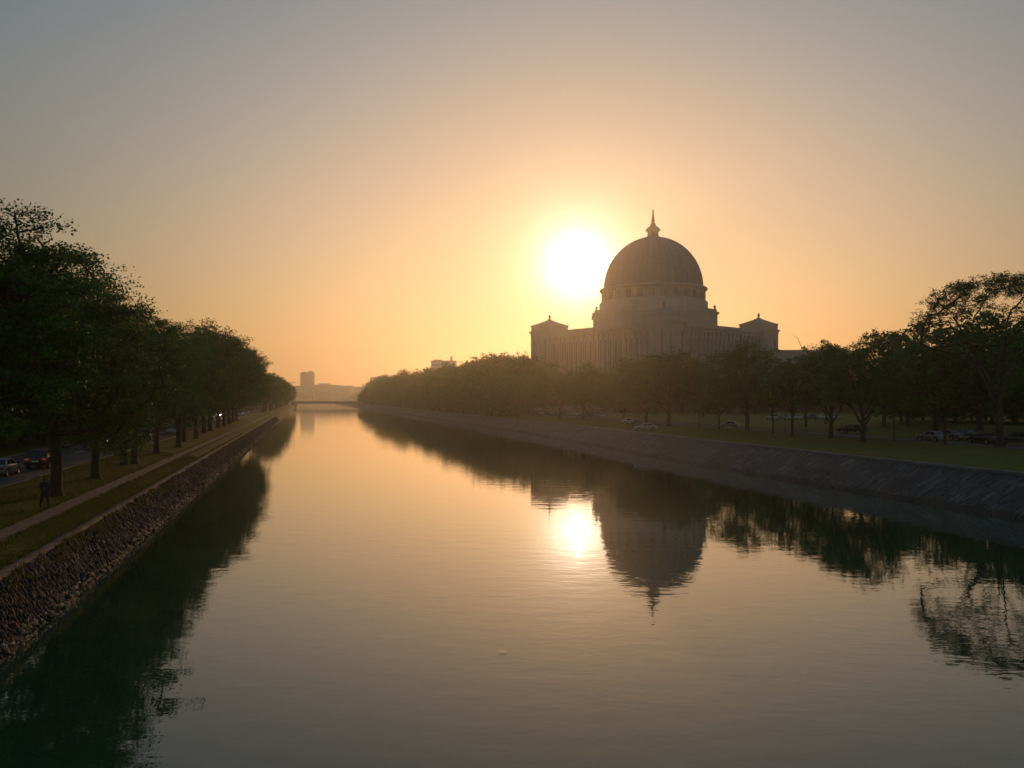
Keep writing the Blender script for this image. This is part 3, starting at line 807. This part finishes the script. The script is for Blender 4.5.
# central block: octagonal terrace
tb = MB(); oc = math.pi/8
tb.lathe([(37.2, 44), (37.2, 56.6)], 8, False, phase=oc)
tb.lathe([(38.2, 56.603), (38.2, 57.6)], 8, False, phase=oc)
tb.lathe([(36.8, 57.603), (36.8, 59.2)], 8, False, phase=oc)
tb.lathe([(37.8, 49.0), (37.8, 49.8)], 8, False, phase=oc)
to = tb.build('terrace_block', MAT['stone'], b)
for i in range(8):
    a = oc+i*math.pi/4
    MB().lathe([(0.75, 59.2), (0.75, 59.6), (0.35, 59.8), (0.8, 60.5), (0.75, 60.9), (0.15, 61.5)], 10, True, 35.6*math.cos(a), 35.6*math.sin(a)).build('urn', MAT['stone_trim'], to)
dr = MB()
dr.lathe([(31.0, 57.6), (31.0, 64.0), (30.5, 64.6)], 96)
dr.lathe([(29.2, 64.2), (29.2, 71.0)], 96)
dr.lathe([(29.6, 70.6), (30.4, 71.1), (30.9, 71.8), (30.6, 72.3), (28.7, 72.6)], 96)
NDW = 28
for i in range(NDW):
    a = 2*math.pi*(i+.5)/NDW
    c, s = math.cos(a), math.sin(a); vs_ = []
    for z in (64.65, 70.6):
        for (dx, dy) in ((-.8, 28.9), (.8, 28.9), (.8, 29.7), (-.8, 29.7)): vs_.append((dy*c-dx*s, dy*s+dx*c, z))
    dr.add(vs_, [(0, 1, 2, 3), (7, 6, 5, 4), (0, 4, 5, 1), (1, 5, 6, 2), (2, 6, 7, 3), (3, 7, 4, 0)])
dro = dr.build('drum', MAT['stone'], b); recalc(dro)
dwm = MB().box(29.05, 29.24, -1.45, 1.45, 65.3, 69.7).box(29.242, 29.4, -.12, .12, 65.3, 69.7).mesh('window', MAT['glass'])
for i in range(NDW):
    q = bpy.data.objects.new('window', dwm); q.rotation_euler = (0, 0, 2*math.pi*i/NDW); link(q, dro)
RD, Z0, DH = 28.2, 72.6, 30.0
def dome_pt(t): return RD*math.cos(t), Z0+DH*math.sin(t)
dmo = MB().lathe([dome_pt(j/31*math.pi/2*0.965) for j in range(32)], 160).build('dome', MAT['dome'], b)
rb = MB()
for i in range(44):
    a = 2*math.pi*i/44; pts = []
    for j in range(25):
        r_, z = dome_pt(j/24*math.pi/2*0.955); pts.append((r_*math.cos(a), r_*math.sin(a), z))
    rb.tube(pts, [0.34-0.17*j/24 for j in range(25)], 5)
rb.build('seam_ribs', MAT['dome_rib'], dmo)
MB().lathe([(4.6, 101.4), (4.6, 102.3), (3.9, 102.6), (3.9, 103.0)], 24).build('dome_collar', MAT['stone'], dmo)
ln = MB()
ln.lathe([(1.7, 103.0), (1.7, 106.2)], 20)
for i in range(8):
    a = 2*math.pi*i/8; ln.lathe([(.42, 103.0), (.38, 106.3)], 8, True, 2.8*math.cos(a), 2.8*math.sin(a))
ln.lathe([(3.4, 106.2), (4.4, 106.6), (4.2, 107.1), (3.2, 108.3), (2.2, 109.0), (1.9, 109.3)], 24)
lno = ln.build('lantern', MAT['stone'], b)
MB().lathe([(1.8, 109.2), (1.7, 109.9), (1.0, 111.2), (0.65, 111.5), (1.1, 112.1), (1.1, 112.7), (0.6, 113.0), (0.9, 113.9), (0.5, 115.0), (0.7, 115.4), (0.45, 116.0), (0.35, 118.9)], 12).build('spire', MAT['iron'], b)
# low annex
an = thing('annex_building', 'low flat roofed pale building peeking out right of the domed building', 'building', (px(800, 445), 445, 0), R(-8))
a_ = MB().box(-16, 24, -6, 14, 2.5, 34.6); a_.box(-16.6, 24.6, -6.6, 14.6, 34.603, 36.0); a_.build('wall', MAT['stone'], an)
for i in range(7): MB().box(-13+i*5, -11+i*5, -6.12, -6.003, 22, 31).build('window', MAT['glass'], an)
MB().tube([(2, 2, 36), (-1, 2, 43.5)], [.18, .12], 5).tube([(-1, 2, 43.2), (-3.6, 2, 44.8)], [.12, .08], 5).build('mast', MAT['iron'], an)

# ------------------------------------------------------------------ far city
def block(name, label, x0, x1, yt, Y, mat, bits=(), wins=True, rz=0.0, dep=None):
    X0, X1 = px(x0, Y), px(x1, Y); zt = EYE+(HORIZON-yt)/FPX*Y
    wd = X1-X0; dep = dep or wd*0.8
    t = thing(name, label, 'building', ((X0+X1)/2, Y, 2.0), rz)
    m = MB().box(-wd/2, wd/2, -dep/2, dep/2, 0, zt-2)
    m.box(-wd/2-.4, wd/2+.4, -dep/2-.4, dep/2+.4, zt-1.997, zt-1.2)
    m.build('wall', mat, t)
    for (a, c, hh) in bits: MB().box(-wd/2+wd*a, -wd/2+wd*c, -dep/4, dep/4, zt-1.19, zt-1.2+hh).build('roof_plant', mat, t)
    if wins:
        nf = max(2, int((zt-6)/4.2)); wb = MB()
        for i in range(nf):
            z = 4+i*(zt-8)/nf; MB().box(-wd/2+1.2, wd/2-1.2, -dep/2-.05, -dep/2-.003, z, z+1.7).build('window_band', MAT['glass'], t)
    return t
block('tower_block', 'tall hazy tower block at the end of the canal', 301.5, 313.5, 373.0, 2400, MAT['city'], bits=((.15, .45, 2.5), (.6, .95, 4.5)))
block('city_block', 'faint low city block left of the hazy tower', 294, 301, 386, 2500, MAT['city'])
block('city_block', 'faint city block right of the hazy tower with a raised roof step', 313.8, 334, 385.0, 2450, MAT['city'], bits=((.3, .75, 4.0),))
block('city_block', 'faint long low city block right of centre above the bridge', 334.4, 352, 386.0, 2430, MAT['city'], bits=((.1, .25, 2.0),))
block('city_block', 'faint low city block next to where the right trees end', 352.5, 372, 387.0, 2550, MAT['city'])
block('office_building', 'pale flat office block rising behind the right bank trees, larger and nearer', 432, 456, 361.5, 1050, MAT['city_white'], bits=((.1, .4, 1.5), (.78, .84, 6.0)))
block('office_building', 'pale hazy office block with stepped roof behind the far right trees', 371, 386, 377.5, 1900, MAT['city_white'], bits=((.45, 1.0, 3.0),))

# ------------------------------------------------------------------ bridge
br = thing('bridge', 'low flat concrete bridge across the far end of the canal', 'bridge', tuple(P(26, 905, 0)), HEAD*0.0)
MB().box(-41, 42, -5, 5, 3.6, 5.7).build('deck', MAT['city'], br)
pm = MB().box(-41, 42, -5.2, -4.9, 5.703, 6.6).build('parapet', MAT['city'], br)
MB().box(-41, 42, 4.9, 5.2, 5.703, 6.6).build('parapet', MAT['kerb'], br)
for x in (-39, 40): MB().box(x-2.5, x+2.5, -5, 5, -2, 3.597).build('abutment', MAT['kerb'], br)

# ------------------------------------------------------------------ cars
def arc(cx, cz, r, a0, a1, n=8): return [(cx+r*math.cos(a0+(a1-a0)*i/n), cz+r*math.sin(a0+(a1-a0)*i/n)) for i in range(n+1)]
def make_car(kind, label, group=None):
    """+X is the front"""
    t = thing('parked_car', label, 'car', group=group)
    if kind == 'sedan':
        L, W, wb, wr = 2.25, 0.88, 1.35, 0.32
        under = [(-L, .30), (-L+.04, .55), (-L+.06, .80), (-L+.35, .95), (-1.15, .98), (0.95, .93), (1.75, .84), (L-.1, .70), (L, .50), (L-.03, .30)]
        gh = [(-1.55, .95), (-0.95, 1.38), (0.10, 1.42), (1.05, .92)]
        roof = (-0.92, 0.14, 1.38, 1.45)
    else:
        L, W, wb, wr = 2.35, 0.94, 1.40, 0.36
        under = [(-L, .38), (-L+.02, .7), (-L+.04, 1.02), (-2.1, 1.08), (1.0, 1.08), (1.95, .99), (L-.05, .85), (L, .55), (L-.03, .38)]
        gh = [(-2.22, 1.05), (-1.98, 1.66), (0.15, 1.70), (1.02, 1.05)]
        roof = (-1.98, 0.2, 1.66, 1.74)
    bot = [(L-.03, .30 if kind == 'sedan' else .38)]
    zb = under[0][1]
    prof = list(reversed(under))   # front to back along the top
    # bottom edge back to front with wheel arches
    bottom = [(-L, zb)]
    for cx in (-wb, wb): bottom += arc(cx, zb, wr+.07, math.pi, 0)
    bottom += [(L-.03, zb)]
    outline = bottom[1:]+prof[1:]
    m = MB().prism(outline, -W, W)
    bo = m.build('body', PAINT['grey'], t); bevel(bo, 0.05, 2)
    # cabin: glass house tapering inwards, roof panel, pillars
    gx = gh; zr = gh[1][1]; zb0 = gh[0][1]
    vs_ = []
    for (x, z) in gx:
        k = (z-zb0)/(zr-zb0); w_ = W-0.06-0.20*max(0, k)
        vs_ += [(x, -w_, z), (x, w_, z)]
    cab = MB().add(vs_, [(0, 2, 4, 6), (7, 5, 3, 1), (0, 1, 3, 2), (2, 3, 5, 4), (4, 5, 7, 6), (6, 7, 1, 0)])
    co_ = cab.build('window', MAT['car_glass'], t); recalc(co_)
    pl = MB(); wt = W-0.24
    x0, x1, z0, z1 = roof
    pl.box(x0-.06, x1+.06, -wt-.03, wt+.03, z0-.01, z1, .06, .06)
    for s in (-1, 1):
        for (xa, za, xb, zbb, r_) in ((gx[3][0], gx[3][1], x1, z0, .05), (gx[0][0], gx[0][1], x0, z0, .07), (-0.35 if kind == 'sedan' else -.5, zb0, -0.35 if kind == 'sedan' else -.5, z0, .04)):
            pl.tube([(xa, s*(W-.07), za), (xb, s*wt, zbb)], [r_, r_*.8], 5)
    pl.build('roof', PAINT['grey'], t)
    for sx in (-1, 1):
        for sy in (-1, 1):
            y = sy*(W-.13)
            wm = MB(); 
            ring = [(wr*.62, -.11), (wr, -.10), (wr, .10), (wr*.62, .11)]
            vv = []; n = 18
            for (r_, yy) in ring:
                for i in range(n): a = 2*math.pi*i/n; vv.append((r_*math.cos(a), yy, r_*math.sin(a)))
            ff = [(j*n+i, j*n+(i+1) % n, (j+1)*n+(i+1) % n, (j+1)*n+i) for j in range(3) for i in range(n)]
            wo = wm.add(vv, ff, True).build('wheel', MAT['tyre'], t, (sx*wb, y, wr)); recalc(wo)
            rm = MB(); rm.add([(wr*.63*math.cos(2*math.pi*i/n), sy*.10, wr*.63*math.sin(2*math.pi*i/n)) for i in range(n)]+[(0, sy*.06, 0)], [(i, (i+1) % n, n) for i in range(n)])
            rm.add([(wr*.63*math.cos(2*math.pi*i/n), -sy*.10, wr*.63*math.sin(2*math.pi*i/n)) for i in range(n)], [tuple(range(n))])
            rm.build('rim', MAT['rim'], wo)
    zl = .64 if kind == 'sedan' else .86
    for sy in (-1, 1):
        h = MB().box(L-.20, L+.012, sy*(W-.28)-.17, sy*(W-.28)+.17, zl-.07, zl+.07).build('headlight', MAT['lamp_clear'], t); bevel(h, .03)
        h = MB().box(-L-.012, -L+.15, sy*(W-.24)-.17, sy*(W-.24)+.17, zl+.0, zl+.16).build('tail_light', MAT['lamp_red'], t); bevel(h, .03)
        MB().box(.72, .90, sy*(W+.10)-.09, sy*(W+.10)+.09, zb0-.02, zb0+.12).build('mirror', PAINT['black'], t)
    MB().box(-L-.015, -L-.0, -.26, .26, zl-.18, zl-.06).build('number_plate', MAT['paint'], t)
    return t
SED = make_car('sedan', 'x'); SUV = make_car('suv', 'x')
used = set()
def place_car(proto, X, Y, z, heading, colour, label, group=None, head=None, tail=None):
    t = copy_tree(proto)
    t.location = (X, Y, z); t.rotation_euler = (0, 0, heading)
    t['label'] = label
    if group: t['group'] = group
    for ch in t.children:
        nm = ch.name.split('.')[0]
        m = None
        if nm in ('body', 'roof'): m = PAINT[colour]
        if nm == 'headlight' and head: m = head
        if nm == 'tail_light' and tail: m = tail
        if m is not None:
            ch.material_slots[0].link = 'OBJECT'; ch.material_slots[0].material = m
    return t
AWAY = math.pi/2+HEAD; TOWARD = -math.pi/2+HEAD
def lc(u, Y): p = P(u, Y, 2.69); return p.x, p.y, p.z
RG, LG = 'cars parked along the right road', 'cars parked along the left road'
place_car(SED, *lc(-25.0, 66), AWAY, 'silver', 'silver car cut by the left picture edge on the left road', LG)
place_car(SUV, *lc(-24.0, 73.5), AWAY, 'maroon', 'dark high car with glowing red tail lights behind the person and trunk', LG, tail=MAT['tail_on'])
place_car(SED, *lc(-26.3, 111), TOWARD, 'blue', 'blue car with lit headlights between the close pair of trunks', LG, head=MAT['lamp_low'])
place_car(SUV, *lc(-24.4, 121), AWAY, 'black', 'black high car parked right of the blue car', LG)
place_car(SED, *lc(-30.4, 283), TOWARD, 'white', 'far oncoming car with dazzling white headlights on the left road', LG, head=MAT['lamp_on'])
for i, (u, Y, cc) in enumerate([(-24, 146, 'white'), (-30, 152, 'silver'), (-24, 164, 'grey'), (-30.2, 176, 'white'), (-24, 190, 'silver'), (-24, 206, 'white'), (-24, 222, 'black'), (-24, 240, 'white'), (-24, 262, 'silver'), (-24, 300, 'white'), (-24, 330, 'white'), (-24, 372, 'silver')]):
    place_car((SED, SUV)[i % 2], *lc(u, Y), (AWAY, TOWARD)[(i*7) % 3 == 0], cc, 'small distant car parked past the black high car on the left road', LG+' in the distance')
# right bank
def rc(x, Y): return px(x, Y), Y, 2.99
ALONG = math.pi/2+HEAD
place_car(SED, *rc(932, 114), AWAY+.05, 'silver', 'pale car with bright bonnet edge, left end of the dark trio', RG)
place_car(SED, *rc(949, 118), AWAY, 'grey', 'grey car in the middle of the dark trio by the short post', RG)
place_car(SED, *rc(965, 121), AWAY, 'black', 'black car at the right end of the dark trio', RG)
place_car(SED, *rc(983, 108), AWAY, 'black', 'low black car half hidden by the vase tree trunk', RG)
place_car(SUV, px(1016, 105), 105, 2.99, AWAY+.6, 'grey', 'grey high car right of the vase tree trunk at the picture edge', RG)
place_car(SUV, *rc(852, 138), AWAY+.5, 'black', 'black high car behind the forked pair of trees', RG)
place_car(SED, px(645.5, 151), 151, 3.02, math.pi-.12, 'white', 'white car parked sideways on the grass by the bank edge', RG)
place_car(SED, px(627, 190), 190, 3.02, AWAY, 'white', 'small white car behind the sideways white car', RG)
place_car(SED, px(729, 166), 166, 2.99, math.pi-.3, 'white', 'white car half hidden left of the stout round crowned tree', RG)
for i in range(6): place_car(SED if i % 3 else SUV, px(772+i*12.5, 231+i*.8), 231+i*.8, 3.0, math.pi/2+.1, ('white', 'silver', 'white', 'grey')[i % 4], 'tiny pale car in the row across the far side of the lawn', 'row of cars across the lawn')
for i in range(9): place_car(SED if i % 4 else SUV, px(531+i*8.6, 318-i*7.5), 318-i*7.5, 3.0, AWAY+.2*((i % 3)-1), ('white', 'white', 'silver', 'grey')[i % 4], 'tiny hazy car in the line under the trees far along the right bank', 'hazy line of cars on the right bank')
def drop(o):
    for c in list(o.children): drop(c)
    bpy.data.objects.remove(o)
drop(SED); drop(SUV)

# ------------------------------------------------------------------ posts and lamps
def lamp_post(x, Y, h, label, z=3.0):
    t = thing('street_lamp', label, 'street lamp', (px(x, Y), Y, z), HEAD)
    MB().lathe([(.16, -0.1), (.16, .25), (.09, .35), (.075, h*.5), (.055, h)], 10).build('post', MAT['iron'], t)
    MB().tube([(0, 0, h-.05), (-.35, 0, h+.28), (-1.0, 0, h+.34)], [.045, .04, .035], 6).build('arm', MAT['iron'], t)
    MB().box(-1.45, -.85, -.13, .13, h+.28, h+.40, .06, .03).build('lamp_head', MAT['rim'], t)
lamp_post(894, 114, 7.0, 'thin dark lamp post between the forked tree pair and the car trio')
lamp_post(699, 168, 6.0, 'thin dark lamp post right of the broad dark tree trunk')
lamp_post(785, 145, 3.2, 'short dark lamp post beside the slim straight tree')
pt = thing('bollard_post', 'short thick dark post on the grass in front of the car trio', 'post', (px(945, 104), 104, 3.0))
MB().lathe([(.20, -.1), (.20, 3.0), (.26, 3.05), (.26, 3.2), (.1, 3.35)], 12).build('shaft', MAT['wood'], pt)

# ------------------------------------------------------------------ the person with a pole
def person(x, Y, z, yaw):
    root = thing('person', 'person in dark hooded clothes walking on the grass, holding a tall thin pole', 'person', (px(x, Y), Y, z), yaw)
    J = {}; E = []; RADS = []; names = []
    def j(n, p, r, pa=None):
        J[n] = len(names); names.append(Vector(p)); RADS.append(r)
        if pa is not None: E.append((J[pa], J[n]))
    # facing -Y, x to the figure's left
    j('pelvis', (0, 0, .93), .145); j('waist', (0, .0, 1.10), .125, 'pelvis'); j('chest', (0, -.02, 1.30), .155, 'waist'); j('neckb', (0, -.03, 1.45), .075, 'chest'); j('neck', (0, -.05, 1.52), .055, 'neckb')
    j('head0', (0, -.065, 1.60), .082, 'neck'); j('head1', (0, -.06, 1.69), .092, 'head0'); j('head2', (0, -.05, 1.755), .06, 'head1')
    for s, n in ((1, 'l'), (-1, 'r')):
        st = -.20*s
        j('hip'+n, (.09*s, 0, .90), .10, 'pelvis'); j('knee'+n, (.10*s, st*.55-.03, .50), .066, 'hip'+n); j('ank'+n, (.10*s, st*1.1+.04, .09), .042, 'knee'+n)
        j('ball'+n, (.11*s, st*1.1-.09, .035), .036, 'ank'+n); j('toe'+n, (.115*s, st*1.1-.16, .028), .026, 'ball'+n)
        j('sho'+n, (.19*s, -.01, 1.40), .066, 'chest')
        if s < 0: j('elb'+n, (-.27, -.13, 1.15), .046, 'sho'+n); j('wri'+n, (-.29, -.36, 1.19), .030, 'elb'+n); hd = Vector((-.02, -.09, .02))
        else: j('elb'+n, (.26, .07, 1.12), .046, 'sho'+n); j('wri'+n, (.27, -.05, .90), .030, 'elb'+n); hd = Vector((0, -.01, -.09))
        wv = names[J['wri'+n]]; j('palm'+n, wv+hd*.8, .036, 'wri'+n)
    me = bpy.data.meshes.new('person_body'); me.from_pydata([tuple(v) for v in names], E, [])
    o = bpy.data.objects.new('tmp', me); COL.objects.link(o)
    md = o.modifiers.new('skin', 'SKIN'); 
    for i, sv in enumerate(me.skin_vertices[0].data): sv.radius = (RADS[i]*(1.15 if i in (0, 1, 2) else 1), RADS[i]); sv.use_root = (i == 0)
    sb = o.modifiers.new('sub', 'SUBSURF'); sb.levels = 2; sb.render_levels = 2
    dg = bpy.context.evaluated_depsgraph_get(); dg.update()
    bmesh_me = bpy.data.meshes.new_from_object(o.evaluated_get(dg)); bpy.data.objects.remove(o)
    # fingers: short bent chains rooted in the palms, closing round the pole on the raised hand
    fm = MB()
    for n, s in (('l', 1), ('r', -1)):
        p = names[J['palm'+n]]
        for k in range(4):
            ln_ = (.075, .085, .08, .06)[k]
            if n == 'r':
                q = p+Vector((-.01, -.02, .03-.02*k)); pts = [q+Vector((.02, .02, 0)), q+Vector((-.035, -.02, 0)), q+Vector((-.03, -.06, 0)), q+Vector((.01, -.062, 0))]
            else:
                q = p+Vector((0, .03-.02*k, -.02)); pts = [q, q+Vector((.004, -.005, -ln_*.5)), q+Vector((-.008, -.008, -ln_*.85)), q+Vector((-.025, -.01, -ln_))]
            fm.tube(pts, [.011, .010, .009, .006], 6)
        th = [p+Vector((0, 0, .01)), p+Vector((.03*s*-1, -.03, -.01)), p+Vector((.02*s*-1, -.06, -.03))]
        fm.tube(th, [.013, .011, .008], 6)
    fme = fm.mesh('f', None)
    bm = bmesh.new(); bm.from_mesh(bmesh_me); bm.from_mesh(fme)
    for f in bm.faces: f.smooth = True
    # face: nose, brow and ears pushed out of the head
    bm.to_mesh(bmesh_me); bm.free()
    bmesh_me.materials.clear(); bmesh_me.materials.append(MAT['skin'])
    body = bpy.data.objects.new('body', bmesh_me); link(body, root)
    MB().lathe([(.004, 0), (.016, .012), (.012, .03), (.004, .05)], 8, True, 0, -.15).build('nose', MAT['skin'], root, (0, 0, 1.625))
    # clothing shells grown off the body surface
    src = bmesh.new(); src.from_mesh(bmesh_me); src.normal_update()
    def shell(name, test, off, mat):
        b2 = src.copy()
        bmesh.ops.delete(b2, geom=[f for f in b2.faces if not test(f.calc_center_median())], context='FACES')
        for v in b2.verts: v.co += v.normal*off
        m2 = bpy.data.meshes.new(name); b2.to_mesh(m2); b2.free(); m2.materials.append(mat)
        link(bpy.data.objects.new(name, m2), root)
    shell('coat', lambda c: 0.86 < c.z < 1.47 and not (c.y < -.32 and c.x < -.2) and not (c.x > .2 and c.z < .93), .022, MAT['cloth'])
    shell('trousers', lambda c: .10 < c.z < 1.04 and abs(c.x) < .2, .016, MAT['cloth'])
    shell('shoe', lambda c: c.z <= .10, .008, MAT['hair'])
    shell('hood', lambda c: c.z > 1.50 and (c.y > -.10 or c.z > 1.72), .026, MAT['hair'])
    src.free()
    # pole through the raised hand, a thing of its own
    M = Matrix.Translation(root.location) @ Matrix.Rotation(yaw, 4, 'Z')
    hp = names[J['palmr']]+Vector((-.01, -.045, 0))
    pw_ = M @ Vector((hp.x, hp.y, 0))
    po = MB().tube([(0, 0, 0.02), (.01, 0, 1.2), (0.0, 0.01, 2.45)], [.018, .017, .012], 8).build('pole', MAT['wood'], None, (pw_.x, pw_.y, z))
    tag(po, 'tall thin upright pole held by the walking person', 'pole')
person(44.5, 46.8, 2.66, R(62))

# ------------------------------------------------------------------ a fish ring on the water
fr = MB(); vs_ = []; fs = []; n = 48; prof = [(0.02, .002), (.10, .03), (.2, .004), (.32, .022), (.45, .004), (.60, .014), (.8, .002)]
fr.add([(r_*math.cos(2*math.pi*i/n)*.26, r_*math.sin(2*math.pi*i/n)*.3, z*.4) for (r_, z) in prof for i in range(n)], [(j*n+i, j*n+(i+1) % n, (j+1)*n+(i+1) % n, (j+1)*n+i) for j in range(len(prof)-1) for i in range(n)], True)
fo = fr.build('ripple', MAT['water'], None, (px(503, 28.4), 28.4, 0.002)); tag(fo, 'small ring of ripples on the open water', 'ripple', kind='stuff')
